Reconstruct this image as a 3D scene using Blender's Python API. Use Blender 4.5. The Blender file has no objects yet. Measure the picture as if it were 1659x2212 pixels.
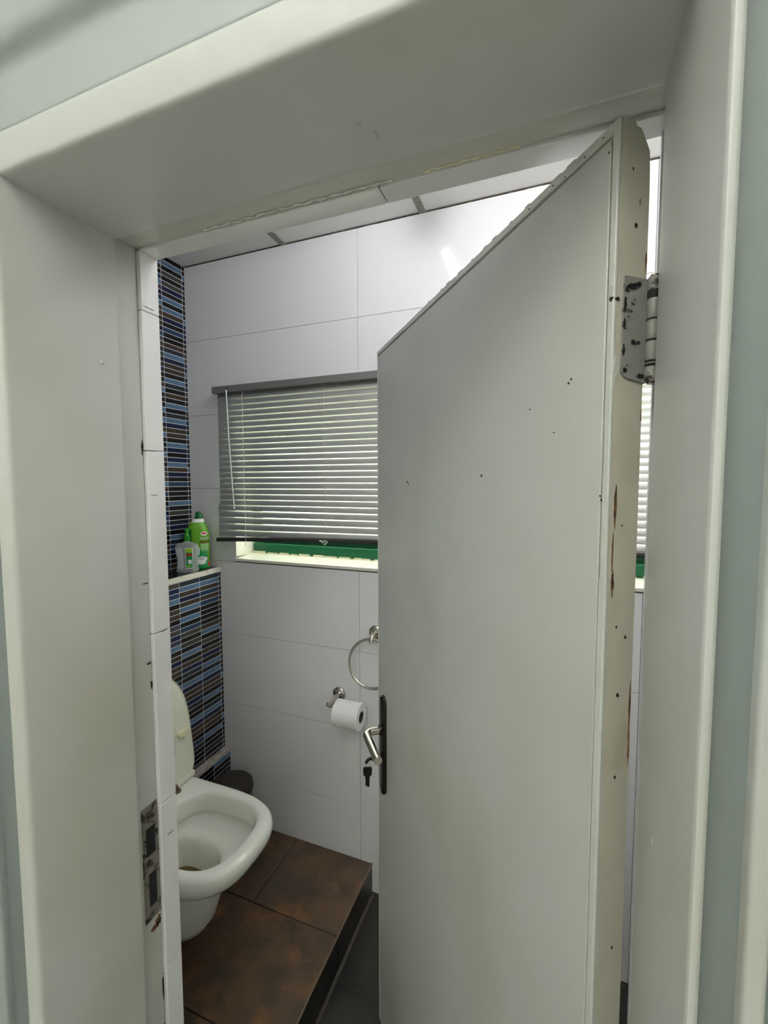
import bpy, bmesh, math, random
from mathutils import Matrix, Vector

# ---------------------------------------------------------------- camera, world, light, exposure
scene = bpy.context.scene
COL = scene.collection
H = 1.62                                   # camera height above the lower bathroom floor
cam_d = bpy.data.cameras.new('camera')
cam = bpy.data.objects.new('camera', cam_d)
COL.objects.link(cam)
cam_d.sensor_fit = 'HORIZONTAL'
cam_d.sensor_width = 36.0
cam_d.lens = 36.0 * 940.9 / 1659.0
cam_d.clip_start = 0.01
RR = Vector((0.9341, 0.35701, -0.00197)); UU = Vector((-0.02189, 0.06277, 0.99779)); FF = Vector((-0.35635, 0.93199, -0.06645))
m = Matrix.Identity(4)
for i in range(3):
    m[i][0] = RR[i]; m[i][1] = UU[i]; m[i][2] = -FF[i]
m[0][3], m[1][3], m[2][3] = 0.0, 0.0, H
cam.matrix_world = m
scene.camera = cam

world = bpy.data.worlds.new('world')
scene.world = world
world.use_nodes = True
bg = world.node_tree.nodes['Background']
bg.inputs['Color'].default_value = (0.97, 0.98, 0.93, 1)
bg.inputs['Strength'].default_value = 6.2

vs = scene.view_settings
vs.view_transform = 'Standard'
vs.look = 'None'
vs.gamma = 1.0
vs.use_curve_mapping = False
vs.exposure = 0.22

TUBE_EMIT = 50.0        # ceiling tube in the bathroom
HALL_FILL_EMIT = 178.0  # added pendant in the hall, soft fill on frame and door

# ---------------------------------------------------------------- helpers
rnd = random.Random(7)

def lin(c):
    def f(v):
        v /= 255.0
        return v / 12.92 if v <= 0.04045 else ((v + 0.055) / 1.055) ** 2.4
    return (f(c[0]), f(c[1]), f(c[2]), 1.0)

def mat(name, rgb, rough=0.5, metal=0.0, emit=None, trans=0.0, coat=0.0, ior=1.45, bump=None, mix=None, alpha=None):
    """bump=(scale,strength,distance); mix=[(rgb,scale,lo,hi,detail)] noise patches"""
    M = bpy.data.materials.new(name)
    M.use_nodes = True
    nt = M.node_tree
    b = nt.nodes['Principled BSDF']
    b.inputs['Base Color'].default_value = lin(rgb)
    b.inputs['Roughness'].default_value = rough
    b.inputs['Metallic'].default_value = metal
    b.inputs['IOR'].default_value = ior
    b.inputs['Transmission Weight'].default_value = trans
    b.inputs['Coat Weight'].default_value = coat
    if emit:
        b.inputs['Emission Color'].default_value = lin(emit[0])
        b.inputs['Emission Strength'].default_value = emit[1]
    if bump or mix:
        tc = nt.nodes.new('ShaderNodeTexCoord')
    if mix:
        prev = None
        for (c2, sc, lo, hi, det) in mix:
            n = nt.nodes.new('ShaderNodeTexNoise')
            n.inputs['Scale'].default_value = sc
            n.inputs['Detail'].default_value = det
            nt.links.new(tc.outputs['Object'], n.inputs['Vector'])
            r = nt.nodes.new('ShaderNodeValToRGB')
            r.color_ramp.elements[0].position = lo
            r.color_ramp.elements[1].position = hi
            nt.links.new(n.outputs['Fac'], r.inputs['Fac'])
            x = nt.nodes.new('ShaderNodeMix')
            x.data_type = 'RGBA'
            if prev is None:
                x.inputs[6].default_value = lin(rgb)
            else:
                nt.links.new(prev, x.inputs[6])
            x.inputs[7].default_value = lin(c2)
            nt.links.new(r.outputs['Color'], x.inputs[0])
            prev = x.outputs[2]
        nt.links.new(prev, b.inputs['Base Color'])
    if bump:
        n = nt.nodes.new('ShaderNodeTexNoise')
        n.inputs['Scale'].default_value = bump[0]
        n.inputs['Detail'].default_value = 4
        nt.links.new(tc.outputs['Object'], n.inputs['Vector'])
        bp = nt.nodes.new('ShaderNodeBump')
        bp.inputs['Strength'].default_value = bump[1]
        bp.inputs['Distance'].default_value = bump[2]
        nt.links.new(n.outputs['Fac'], bp.inputs['Height'])
        nt.links.new(bp.outputs['Normal'], b.inputs['Normal'])
    return M

M = {}
M['frame'] = mat('frame_paint', (200, 202, 198), 0.32, bump=(9, 0.25, 0.004), mix=[((192, 190, 180), 3.5, 0.52, 0.75, 2)])
M['frame_in'] = mat('frame_paint_rebate', (205, 205, 198), 0.3, bump=(26, 0.35, 0.003), mix=[((168, 158, 138), 16, 0.62, 0.78, 4)])
M['door'] = mat('door_paint', (200, 202, 198), 0.36, bump=(7, 0.2, 0.004), mix=[((190, 190, 180), 2.6, 0.5, 0.75, 2)])
M['door_edge'] = mat('door_edge_paint', (196, 192, 176), 0.45, bump=(30, 0.4, 0.002), mix=[((176, 168, 146), 9, 0.52, 0.75, 4)])
M['lip'] = mat('lipping_paint', (205, 207, 200), 0.4, bump=(60, 0.5, 0.002))
M['filler'] = mat('filler', (196, 197, 190), 0.6, bump=(70, 0.7, 0.004))
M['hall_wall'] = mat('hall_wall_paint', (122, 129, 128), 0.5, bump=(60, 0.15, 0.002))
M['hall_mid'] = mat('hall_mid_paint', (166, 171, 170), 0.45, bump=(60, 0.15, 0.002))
M['hall_floor'] = mat('hall_floor_tile', (240, 238, 232), 0.35)
M['hall_side'] = mat('hall_side_paint', (222, 224, 216), 0.6)
M['wtile'] = mat('white_tile', (239, 238, 239), 0.1, bump=(3.0, 0.05, 0.01))
M['wgrout'] = mat('wall_grout', (120, 118, 112), 0.9)
M['sill'] = mat('sill_tile', (236, 234, 222), 0.2)
M['grout'] = mat('mosaic_grout', (226, 228, 230), 0.8)
M['edge_trim'] = mat('ledge_trim', (228, 222, 208), 0.45, mix=[((140, 120, 96), 22, 0.6, 0.72, 5)])
M['edge_dirty'] = mat('ledge_trim_dirty', (172, 164, 156), 0.6, mix=[((78, 66, 54), 26, 0.52, 0.68, 5)])
M['ceil'] = mat('ceiling_tile', (240, 239, 234), 0.8, bump=(120, 0.2, 0.002))
M['tbar'] = mat('ceiling_bar', (140, 138, 128), 0.5, mix=[((96, 90, 78), 30, 0.55, 0.7, 4)])
M['dirt'] = mat('dirt_line', (84, 76, 64), 0.9)
M['fgrout'] = mat('floor_grout', (74, 68, 60), 0.9)
M['slate'] = mat('slate_floor_tile', (92, 71, 51), 0.46, bump=(60, 0.6, 0.006), mix=[((60, 50, 41), 9, 0.40, 0.66, 9), ((118, 82, 50), 13, 0.55, 0.72, 9), ((72, 62, 58), 3.0, 0.52, 0.72, 4)])
M['dark_tile'] = mat('charcoal_floor_tile', (44, 42, 38), 0.4, bump=(30, 0.4, 0.004), mix=[((30, 30, 29), 7, 0.45, 0.65, 6)])
M['ceramic'] = mat('ceramic', (245, 245, 238), 0.09, coat=0.3)
M['seat'] = mat('seat_plastic', (233, 232, 216), 0.28)
M['bumper'] = mat('bumper_rubber', (228, 224, 188), 0.5)
M['hinge_metal'] = mat('seat_hinge_metal', (112, 100, 88), 0.35, 0.9)
M['water'] = mat('bowl_water', (112, 96, 52), 0.03)
M['chrome'] = mat('chrome', (196, 192, 184), 0.14, 1.0)
M['steel'] = mat('brushed_steel', (206, 200, 188), 0.24, 1.0)
M['plate'] = mat('dark_plate', (58, 54, 50), 0.22, 0.9)
M['key'] = mat('dark_key', (30, 24, 22), 0.45, 0.6)
M['black'] = mat('black', (16, 15, 14), 0.8)
M['hole'] = mat('hole_black', (22, 18, 16), 0.9)
M['wood'] = mat('bare_wood', (120, 86, 52), 0.8, bump=(80, 0.6, 0.002), mix=[((66, 44, 26), 40, 0.45, 0.6, 4)])
M['hinge'] = mat('hinge_paint', (132, 132, 126), 0.5, bump=(50, 0.5, 0.002), mix=[((40, 36, 32), 70, 0.6, 0.66, 4)])
M['strike'] = mat('strike_metal', (140, 134, 128), 0.4, 0.75, mix=[((58, 48, 40), 55, 0.5, 0.58, 4)])
M['slat'] = mat('slat_aluminium', (214, 215, 209), 0.32, 0.8)
M['rail'] = mat('blind_rail', (140, 141, 138), 0.42, 0.5)
M['brail'] = mat('blind_bottom_rail', (70, 70, 66), 0.4, 0.5)
M['cord'] = mat('cord', (232, 230, 220), 0.7)
M['wand'] = mat('clear_wand', (214, 218, 216), 0.15)
M['green'] = mat('green_frame_paint', (24, 96, 62), 0.3)
M['green_dk'] = mat('green_frame_dark', (8, 56, 34), 0.3)
M['putty'] = mat('putty', (232, 224, 196), 0.7)
M['paper'] = mat('toilet_paper', (238, 236, 236), 0.95, bump=(140, 0.3, 0.001))
M['core'] = mat('paper_core', (70, 60, 50), 0.9)
M['bin'] = mat('bin_body', (58, 52, 45), 0.32, 0.7)
M['binlid'] = mat('bin_lid', (66, 60, 53), 0.5, 0.3)
M['lamp_body'] = mat('lamp_body', (226, 226, 226), 0.5)
M['tube'] = mat('lamp_tube', (255, 255, 255), 0.5, emit=((248, 248, 255), TUBE_EMIT))
M['tube_fill'] = mat('lamp_tube_fill', (255, 255, 255), 0.5, emit=((252, 252, 248), TUBE_EMIT * 1.9))  # glow of the added fill batten
M['bowl_glass'] = mat('bowl_glass', (240, 240, 236), 0.5, emit=((252, 254, 250), HALL_FILL_EMIT * 0.06))
M['hall_fill'] = mat('hall_fill_diffuser', (255, 255, 255), 0.5, emit=((252, 254, 250), HALL_FILL_EMIT))
M['b_green'] = mat('bottle_green', (104, 166, 40), 0.22)
M['b_dkgreen'] = mat('bottle_dark_green', (14, 98, 46), 0.25)
M['b_mid'] = mat('bottle_label_green', (28, 150, 84), 0.3)
M['b_pale'] = mat('bottle_label_pale', (150, 204, 128), 0.3)
M['b_white'] = mat('print_white', (240, 242, 240), 0.35)
M['b_grey'] = mat('print_grey', (196, 204, 206), 0.35)
M['b_red'] = mat('print_red', (198, 60, 44), 0.35)
M['b_gold'] = mat('print_gold', (196, 160, 30), 0.35)
M['b_black'] = mat('print_black', (34, 40, 20), 0.35)
M['b_cap'] = mat('pump_cap_green', (40, 138, 32), 0.3)
cm = bpy.data.materials.new('clear_plastic'); cm.use_nodes = True
nt = cm.node_tree; b_ = nt.nodes['Principled BSDF']
b_.inputs['Base Color'].default_value = (0.62, 0.65, 0.64, 1); b_.inputs['Roughness'].default_value = 0.08
t_ = nt.nodes.new('ShaderNodeBsdfTransparent'); x_ = nt.nodes.new('ShaderNodeMixShader'); x_.inputs[0].default_value = 0.42
nt.links.new(t_.outputs[0], x_.inputs[1]); nt.links.new(b_.outputs[0], x_.inputs[2]); nt.links.new(x_.outputs[0], nt.nodes['Material Output'].inputs[0])
M['clear'] = cm
M['b_light'] = mat('print_light_green', (168, 214, 60), 0.35)

# window glass : thin pane that lets daylight through
g = bpy.data.materials.new('window_glass'); g.use_nodes = True
nt = g.node_tree; nt.nodes.clear()
o_ = nt.nodes.new('ShaderNodeOutputMaterial'); tr = nt.nodes.new('ShaderNodeBsdfTransparent'); gl = nt.nodes.new('ShaderNodeBsdfGlossy')
tr.inputs['Color'].default_value = (0.92, 0.95, 0.91, 1); gl.inputs['Roughness'].default_value = 0.05
mx = nt.nodes.new('ShaderNodeMixShader'); mx.inputs[0].default_value = 0.08
nt.links.new(tr.outputs[0], mx.inputs[1]); nt.links.new(gl.outputs[0], mx.inputs[2]); nt.links.new(mx.outputs[0], o_.inputs[0])
M['glass'] = g

def link(o, parent=None):
    COL.objects.link(o)
    if parent is not None:
        o.parent = parent
    return o

def tag(o, label=None, cat=None, group=None, kind=None):
    if label: o['label'] = label
    if cat: o['category'] = cat
    if group: o['group'] = group
    if kind: o['kind'] = kind
    return o

def empty(name, loc=(0, 0, 0), rot=None):
    o = bpy.data.objects.new(name, None)
    o.empty_display_size = 0.05
    link(o)
    o.location = loc
    if rot: o.rotation_euler = rot
    return o

def obj(name, bm, mats, parent=None, smooth=False, auto=None):
    me = bpy.data.meshes.new(name)
    bmesh.ops.recalc_face_normals(bm, faces=bm.faces)
    bm.to_mesh(me)
    bm.free()
    if not isinstance(mats, (list, tuple)): mats = [mats]
    for mm in mats: me.materials.append(mm)
    if smooth:
        for p in me.polygons: p.use_smooth = True
        if auto is not None:
            me.set_sharp_from_angle(angle=math.radians(auto))
    o = bpy.data.objects.new(name, me)
    return link(o, parent)

def bbox(bm, x0, x1, y0, y1, z0, z1, bev=0.0, seg=1, mi=0):
    v = [bm.verts.new((x, y, z)) for x in (x0, x1) for y in (y0, y1) for z in (z0, z1)]
    fs = [bm.faces.new([v[i] for i in f]) for f in ((0, 1, 3, 2), (4, 6, 7, 5), (0, 4, 5, 1), (2, 3, 7, 6), (0, 2, 6, 4), (1, 5, 7, 3))]
    for f in fs: f.material_index = mi
    if bev > 0:
        es = list({e for f in fs for e in f.edges})
        bmesh.ops.bevel(bm, geom=es, offset=bev, segments=seg, affect='EDGES', profile=0.5)
    return bm

def box(name, x0, x1, y0, y1, z0, z1, m, parent=None, bev=0.0, seg=1):
    return obj(name, bbox(bmesh.new(), x0, x1, y0, y1, z0, z1, bev, seg), m, parent, smooth=bev > 0 and seg > 1, auto=35)

def prism(name, pts, axis, a, b, m, parent=None, smooth=False):
    """extrude closed 2D polygon. axis z: pts=(x,y); axis x: pts=(y,z); axis y: pts=(x,z)"""
    bm = bmesh.new()
    def P(p, t):
        return {'z': (p[0], p[1], t), 'x': (t, p[0], p[1]), 'y': (p[0], t, p[1])}[axis]
    A = [bm.verts.new(P(p, a)) for p in pts]; B = [bm.verts.new(P(p, b)) for p in pts]
    n = len(pts)
    bm.faces.new(A); bm.faces.new(B[::-1])
    for i in range(n):
        bm.faces.new((A[i], A[(i + 1) % n], B[(i + 1) % n], B[i]))
    return obj(name, bm, m, parent, smooth, 35)

def rpoly(pts, seg=4):
    """polygon corners as (x,y,r) -> rounded point list"""
    out = []
    n = len(pts)
    for i in range(n):
        p = Vector(pts[i][:2]); r = pts[i][2] if len(pts[i]) > 2 else 0
        if r <= 0: out.append(tuple(p)); continue
        a = (Vector(pts[i - 1][:2]) - p).normalized(); b = (Vector(pts[(i + 1) % n][:2]) - p).normalized()
        for k in range(seg + 1):
            t = k / seg
            q = p + a * r * (1 - t) ** 2 + b * r * t ** 2
            out.append(tuple(q))
    return out

def lathe(bm, prof, cx=0, cy=0, seg=32, cap=True, mi=0):
    rings = []
    for (r, z) in prof:
        rings.append([bm.verts.new((cx + r * math.cos(2 * math.pi * k / seg), cy + r * math.sin(2 * math.pi * k / seg), z)) for k in range(seg)])
    for a, b in zip(rings, rings[1:]):
        for k in range(seg):
            f = bm.faces.new((a[k], a[(k + 1) % seg], b[(k + 1) % seg], b[k])); f.material_index = mi
    if cap:
        f = bm.faces.new(rings[0][::-1]); f.material_index = mi
        f = bm.faces.new(rings[-1]); f.material_index = mi
    return bm

def loft(bm, rings, cap0=True, cap1=True, mi=0):
    vr = [[bm.verts.new(p) for p in r] for r in rings]
    n = len(vr[0])
    for a, b in zip(vr, vr[1:]):
        for k in range(n):
            f = bm.faces.new((a[k], a[(k + 1) % n], b[(k + 1) % n], b[k])); f.material_index = mi
    if cap0: f = bm.faces.new(vr[0][::-1]); f.material_index = mi
    if cap1: f = bm.faces.new(vr[-1]); f.material_index = mi
    return bm

def tube(bm, path, r, seg=10, closed=False, cap=True, mi=0):
    path = [Vector(p) for p in path]
    n = len(path)
    rr = r if isinstance(r, (list, tuple)) else [r] * n
    rings = []
    up = None
    for i in range(n):
        if closed: t = path[(i + 1) % n] - path[i - 1]
        else: t = path[min(i + 1, n - 1)] - path[max(i - 1, 0)]
        t.normalize()
        if up is None:
            up = t.orthogonal().normalized()
        else:
            up = (up - t * up.dot(t)).normalized()
        s = t.cross(up)
        rings.append([bm.verts.new(path[i] + rr[i] * (up * math.cos(2 * math.pi * k / seg) + s * math.sin(2 * math.pi * k / seg))) for k in range(seg)])
    pairs = list(zip(rings, rings[1:]))
    if closed: pairs.append((rings[-1], rings[0]))
    for a, b in pairs:
        for k in range(seg):
            try:
                f = bm.faces.new((a[k], a[(k + 1) % seg], b[(k + 1) % seg], b[k])); f.material_index = mi
            except ValueError:
                pass
    if cap and not closed:
        bm.faces.new(rings[0][::-1]).material_index = mi; bm.faces.new(rings[-1]).material_index = mi
    return bm

def arc(pts, n=6, r=0.02):
    """polyline with rounded inner corners"""
    pts = [Vector(p) for p in pts]
    out = [pts[0]]
    for i in range(1, len(pts) - 1):
        a = (pts[i - 1] - pts[i]).normalized() * r; b = (pts[i + 1] - pts[i]).normalized() * r
        for k in range(n + 1):
            t = k / n
            out.append(pts[i] + a * (1 - t) ** 2 + b * t ** 2)
    out.append(pts[-1])
    return out

# ---------------------------------------------------------------- key dimensions (metres)
YB = 1.501            # back wall face
XL = -1.49            # mosaic wall face
XH = -1.338           # half wall (boxed cistern) face
XK = -1.31            # low kick ledge face
XR = 0.95             # right wall
ZP = 0.122            # raised toilet platform
ZC = 2.545            # ceiling
YF0, YF1 = 0.352, 0.578   # door wall hall face / room face
JL, JR, SZ = -0.628, 0.092, 1.99   # frame stop faces and soffit
ROW = 0.3146          # wall tile row height

# ---------------------------------------------------------------- shell : floor
fl = box('floor', -1.6, 1.05, 0.3, 1.62, -0.08, -0.004, M['fgrout'])
tag(fl, 'dark charcoal tiled lower floor beside the raised step', 'floor', kind='structure')
ys = [0.36, 0.517, 0.847, 1.177, YB]
xs = [-0.618, -0.285, 0.048, 0.381, 0.714, XR]
for i in range(len(xs) - 1):
    for j in range(len(ys) - 1):
        box('floor_tile', xs[i] + .002, xs[i + 1] - .002, ys[j] + .002, ys[j + 1] - .002, -0.004, 0.0, M['dark_tile'], fl, 0.0012)
pf = box('floor_raised', -1.50, -0.634, 0.56, 1.52, 0.0, ZP - 0.005, M['fgrout'])
tag(pf, 'raised brown slate tiled platform under the toilet', 'platform', kind='structure')
def slab(x0, x1, y0, y1):
    box('floor_tile', x0 + .0018, x1 - .0018, y0 + .0018, y1 - .0018, ZP - 0.005, ZP, M['slate'], pf, 0.0012)
for x0, x1 in ((-0.966, -0.626), (-1.302, -0.966), (-1.338, -1.302)): slab(x0, x1, 1.2, YB)
for x0, x1 in ((-1.13, -0.626), (-1.338, -1.13)): slab(x0, x1, 0.87, 1.2)
for x0, x1 in ((-0.966, -0.626), (-1.338, -0.966)): slab(x0, x1, 0.58, 0.87)
for y0, y1 in ((1.2, YB), (0.87, 1.2), (0.58, 0.87)):
    box('riser_tile', -0.634, -0.626, y0 + .002, y1 - .002, 0.003, ZP - 0.006, M['dark_tile'], pf, 0.0012)
box('step_edge_strip', -0.6285, -0.6245, 0.58, YB, ZP - 0.006, ZP + 0.0006, mat('step_edge_grout', (112, 96, 78), 0.7), pf)

# ---------------------------------------------------------------- shell : back wall with window opening
WX0, WX1, WZ0, WZ1 = -1.257, 0.60, 1.287, 1.985
bm = bmesh.new()
for r in ((-1.6, WX0, 0, 2.7), (WX1, 1.05, 0, 2.7), (WX0, WX1, 0, WZ0), (WX0, WX1, WZ1, 2.7)):
    bbox(bm, r[0], r[1], YB + 0.004, YB + 0.16, r[2], r[3])
wb = obj('wall_back', bm, M['wgrout'])
tag(wb, 'white glazed tiled back wall holding the window', 'wall', kind='structure')
TG = 0.00075
def wall_tile(x0, x1, z0, z1):
    if x1 - x0 < 0.006 or z1 - z0 < 0.006: return
    box('wall_tile', x0 + TG, x1 - TG, YB, YB + 0.006, z0 + TG, z1 - TG, M['wtile'], wb, 0.0006)
def cut_tile(x0, x1, z0, z1, a, b, c, d):
    """one tile notched around the window opening a..b, c..d (a single mesh, no joint inside the tile)"""
    bm = bmesh.new()
    x0 += TG; x1 -= TG; z0 += TG; z1 -= TG
    a, b, c, d = max(a, x0), min(b, x1), max(c, z0), min(d, z1)
    for p, q, u, v in ((x0, a, z0, z1), (b, x1, z0, z1), (a, b, z0, c), (a, b, d, z1)):
        if q - p > 0.002 and v - u > 0.002: bbox(bm, p, q, YB, YB + 0.006, u, v)
    if len(bm.verts): obj('wall_tile', bm, M['wtile'], wb)
    else: bm.free()
zrows = [0.0]
z = 0.34 - ROW
while z < ZC + 0.05:
    if z > 0.01: zrows.append(z)
    z += ROW
xcols = [XL - 0.01, -0.676, 0.269, XR + 0.01]
for i in range(len(xcols) - 1):
    for j in range(len(zrows) - 1):
        x0, x1, z0, z1 = xcols[i], xcols[i + 1], zrows[j], min(zrows[j + 1], ZC + 0.05)
        if x1 <= WX0 or x0 >= WX1 or z1 <= WZ0 or z0 >= WZ1:
            wall_tile(x0, x1, z0, z1); continue
        cut_tile(x0, x1, z0, z1, WX0, WX1, WZ0, WZ1)
# dirty joint between wall and ceiling
bm = bmesh.new()
x = XL
while x < XR:
    w = rnd.uniform(0.02, 0.09)
    bbox(bm, x, min(x + w, XR), YB - 0.0012, YB + 0.002, ZC - rnd.uniform(0.0015, 0.004), ZC)
    x += w + rnd.choice((0, 0, 0.01, 0.05))
obj('ceiling_joint_dirt', bm, M['dirt'], wb)

# ---------------------------------------------------------------- shell : mosaic walls
PAL = {'K': (14, 14, 15), 'S': (38, 45, 52), 'G': (66, 62, 56), 'R': (60, 50, 42), 'N': (22, 30, 62), 'D': (40, 58, 88), 'B': (84, 110, 138), 'P': (62, 60, 74)}
PM = {k: mat('mosaic_' + k.lower(), c, 0.14, mix=[(tuple(int(v * 1.25) for v in c), 9, 0.45, 0.75, 2)]) for k, c in PAL.items()}
KEYS = list(PAL)
WEI = 'KKKKKKSSGGRRRNNDDBBBP'
PITCH, TJ = 0.0204, 0.0013
tile_mesh = {}
def mosaic_tile(parent, key, x, y0, y1, z0, z1):
    """small stick tile facing +x; identical tiles share one mesh"""
    w, h = round(y1 - y0 - 2 * TJ, 4), round(z1 - z0 - 2 * TJ, 4)
    k = (key, w, h)
    if k not in tile_mesh:
        bm = bbox(bmesh.new(), 0, 0.004, 0, w, 0, h)
        me = bpy.data.meshes.new('mosaic_tile'); bmesh.ops.recalc_face_normals(bm, faces=bm.faces); bm.to_mesh(me); bm.free()
        me.materials.append(PM[key]); tile_mesh[k] = me
    o = bpy.data.objects.new('mosaic_tile', tile_mesh[k]); link(o, parent)
    o.location = (x - 0.004, y0 + TJ, z0 + TJ)
    return o
CB = [1.501, 1.486, 1.379, 1.273, 1.166, 1.06, 0.953, 0.847, 0.74, 0.634, 0.585]
def mosaic(parent, xf, ztop, zbot, seqs, nind, cols=CB):
    """columns from the back corner forward; the first nind columns singly, the others as one piece"""
    bm = bmesh.new()
    for c in range(len(cols) - 1):
        y1, y0 = cols[c], cols[c + 1]
        z = ztop; r = 0
        seq = seqs[c] if c < len(seqs) else ''
        while z > zbot + 0.006:
            z0 = max(z - PITCH, zbot)
            key = seq[r] if r < len(seq) else rnd.choice(WEI)
            if c < nind: mosaic_tile(parent, key, xf, y0, y1, z0, z)
            else: bbox(bm, xf - .004, xf, y0 + TJ, y1 - TJ, z0 + TJ, z - TJ, mi=KEYS.index(key))
            z -= PITCH; r += 1
    if len(bm.verts):
        o = obj('mosaic_tiles', bm, [PM[k] for k in KEYS], parent); o['kind'] = 'stuff'
    else: bm.free()
wl = box('wall_left', -1.62, XL - 0.001, 0.4, 1.66, 0, 2.7, M['grout'])
tag(wl, 'dark blue and black mosaic strip wall reaching the ceiling', 'wall', kind='structure')
U1 = 'KBKGKGNKBKBRNKDKKRSBNRRKBSKRKBKSBNRRKBNKNBRNKDKKKBKGKSNKBSDNKKRKN'
U2 = 'KKBKNGKKRKKBSNSNKKSGNNBKKNGKKBSKNKKBKRKNSKBKKNKSKBKNRKKSKNKKBKKSK'
mosaic(wl, XL, ZC, 1.25, [U2, U1], 3)
wh = box('wall_lower_left', XL - 0.002, XH - 0.001, 0.58, YB + 0.004, 0, 1.2515, M['grout'])
tag(wh, 'half height mosaic boxing behind the toilet cistern', 'wall', kind='structure')
HA = 'GNDBKRRKPGNPBKRNRRKSBNRKKNBSRRKNKBDKSK'
HB = 'SBRNRBKBKDGKGKBKRNSKBNRRNSKKBNRRKDSKKK'
HC = 'SBRDRDKKKKRBKGKRNKBSBNRRKBKSBNRRKBKKSK'
HD = 'GKPKNKRKNKKRBNNRKKSKKNBKKNKSKKKBNKKSKK'
mosaic(wh, XH, 1.236, 0.44, [HD, HC, HB, HA], 4)
# mosaic on the shelf top
bm = bmesh.new()
for c in range(len(CB) - 1):
    x = XH - 0.012
    while x > XL + 0.004:
        x0 = max(x - PITCH, XL)
        bbox(bm, x0 + TJ, x - TJ, CB[c + 1] + TJ, CB[c] - TJ, 1.251, 1.2555, mi=KEYS.index(rnd.choice('KKKKSSRN')))
        x -= PITCH
o = obj('mosaic_tiles', bm, [PM[k] for k in KEYS], wh); o['kind'] = 'stuff'
t4 = box('trim_4', XH - 0.012, XH + 0.002, 0.585, YB, 1.2365, 1.2565, M['edge_trim'], None, 0.0012)
tag(t4, 'cream edge strip along the mosaic shelf under the bottles', 'trim', kind='structure')
wk = box('wall_kick', XH - 0.002, XK - 0.001, 0.585, YB, ZP, 0.444, M['grout'])
tag(wk, 'low mosaic kick ledge at the foot of the boxing', 'wall', kind='structure')
KB = [1.501, 1.400, 1.293, 1.187, 1.08, 0.973, 0.867, 0.76, 0.653, 0.585]
mosaic(wk, XK, 0.428, ZP, ['BKKSKKKDKKKKKKKK', 'KKKNKKKKSKKKKKKK'], 3, KB)
t5 = prism('trim_5', [(XH - .001, 0.440), (XH + .002, 0.449), (XK - .002, 0.447), (XK + .002, 0.443), (XK + .002, 0.431), (XK - .006, 0.428), (XH - .001, 0.428)], 'y', 0.585, YB, M['edge_dirty'])
tag(t5, 'grimy cream strip capping the low kick ledge', 'trim', kind='structure')

# ---------------------------------------------------------------- shell : ceiling
ce = box('ceiling', -1.6, 1.05, 0.3, 1.66, ZC + 0.010, ZC + 0.10, M['ceil'])
tag(ce, 'white suspended grid ceiling over the toilet room', 'ceiling', kind='structure')
bars = [-1.55, -0.99, -0.43, 0.13, 0.69, 1.25]
for i in range(len(bars) - 1):
    a, b = max(bars[i], XL), min(bars[i + 1], XR)
    box('ceiling_panel', a + .006, b - .006, YF1, YB, ZC + 0.001, ZC + 0.012, M['ceil'], ce, 0.001)
for x in bars[1:-1]:
    box('ceiling_bar', x - .012, x + .012, YF1, YB, ZC - 0.004, ZC + 0.004, M['tbar'], ce, 0.001)
wr = box('wall_right', XR, XR + 0.08, 0.4, 1.66, 0, 2.7, M['wtile'])
tag(wr, 'white tiled side wall behind the open door', 'wall', kind='structure')

# ---------------------------------------------------------------- shell : wall with the doorway
wf = empty('wall_front')
tag(wf, 'thick painted wall around the doorway', 'wall', kind='structure')
bm = bmesh.new()
for r in ((-2.4, JL - 0.014, 0, 2.7), (JR + 0.014, 1.4, 0, 2.7), (JL - 0.014, JR + 0.014, SZ + 0.016, 2.7)):
    bbox(bm, r[0], r[1], YF0, YF1 - 0.007, r[2], r[3])
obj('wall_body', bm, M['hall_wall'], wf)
for (a, b, c, d_) in ((XL, JL - .012, 0, ZC), (JR + .012, XR, 0, ZC), (JL - .012, JR + .012, SZ + .02, ZC)):
    box('wall_tile', a, b, YF1 - 0.007, YF1, c, d_, M['wtile'], wf)
# glazed reveal tiles, room side of the frame
zr = [0.0, 0.42, 0.735, 1.05, 1.36, 1.675, 1.905, SZ + 0.012]
for i in range(len(zr) - 1):
    box('reveal_tile', JL - 0.02, JL - 0.006, 0.5455, YF1 + .0025, zr[i] + .0006, zr[i + 1] - .0006, M['wtile'], wf, 0.001)
    box('reveal_tile', JR + 0.0145, JR + 0.03, 0.5455, YF1 + .001, zr[i] + .0006, zr[i + 1] - .0006, M['wtile'], wf, 0.001)
xr_ = [JL - .02, -0.215, JR + .02]
for i in range(2):
    box('reveal_tile', xr_[i] + .0006, xr_[i + 1] - .0006, 0.5455, YF1 + .001, SZ + 0.008, SZ + 0.022, M['wtile'], wf, 0.001)

# ---------------------------------------------------------------- door frame
# left jamb: rounded lip, stop face, rebate
pl = rpoly([(JL, 0.341, .006), (JL, 0.500, .006), (JL - .013, 0.5005, .003), (JL - .0135, 0.5455, .002), (JL - .03, 0.5455, 0), (JL - .03, 0.356, 0), (JL - .026, 0.350, .002), (JL - .022, 0.336, .006)])
t1 = prism('trim_1', pl, 'z', 0, SZ + 0.03, M['frame'], None, True)
tag(t1, 'white painted door jamb with the rusty strike plate', 'door frame', kind='structure')
pr = rpoly([(JR, 0.322, .006), (JR + .008, 0.326, .003), (JR + .012, 0.352, 0), (JR + .03, 0.356, 0), (JR + .03, 0.5455, 0), (JR + .0145, 0.5455, .002), (JR + .0135, 0.5005, .003), (JR, 0.500, .005)])
t2 = prism('trim_2', pr, 'z', 0, SZ + 0.03, M['frame'], None, True)
tag(t2, 'white painted door jamb carrying the hinge', 'door frame', kind='structure')
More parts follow.
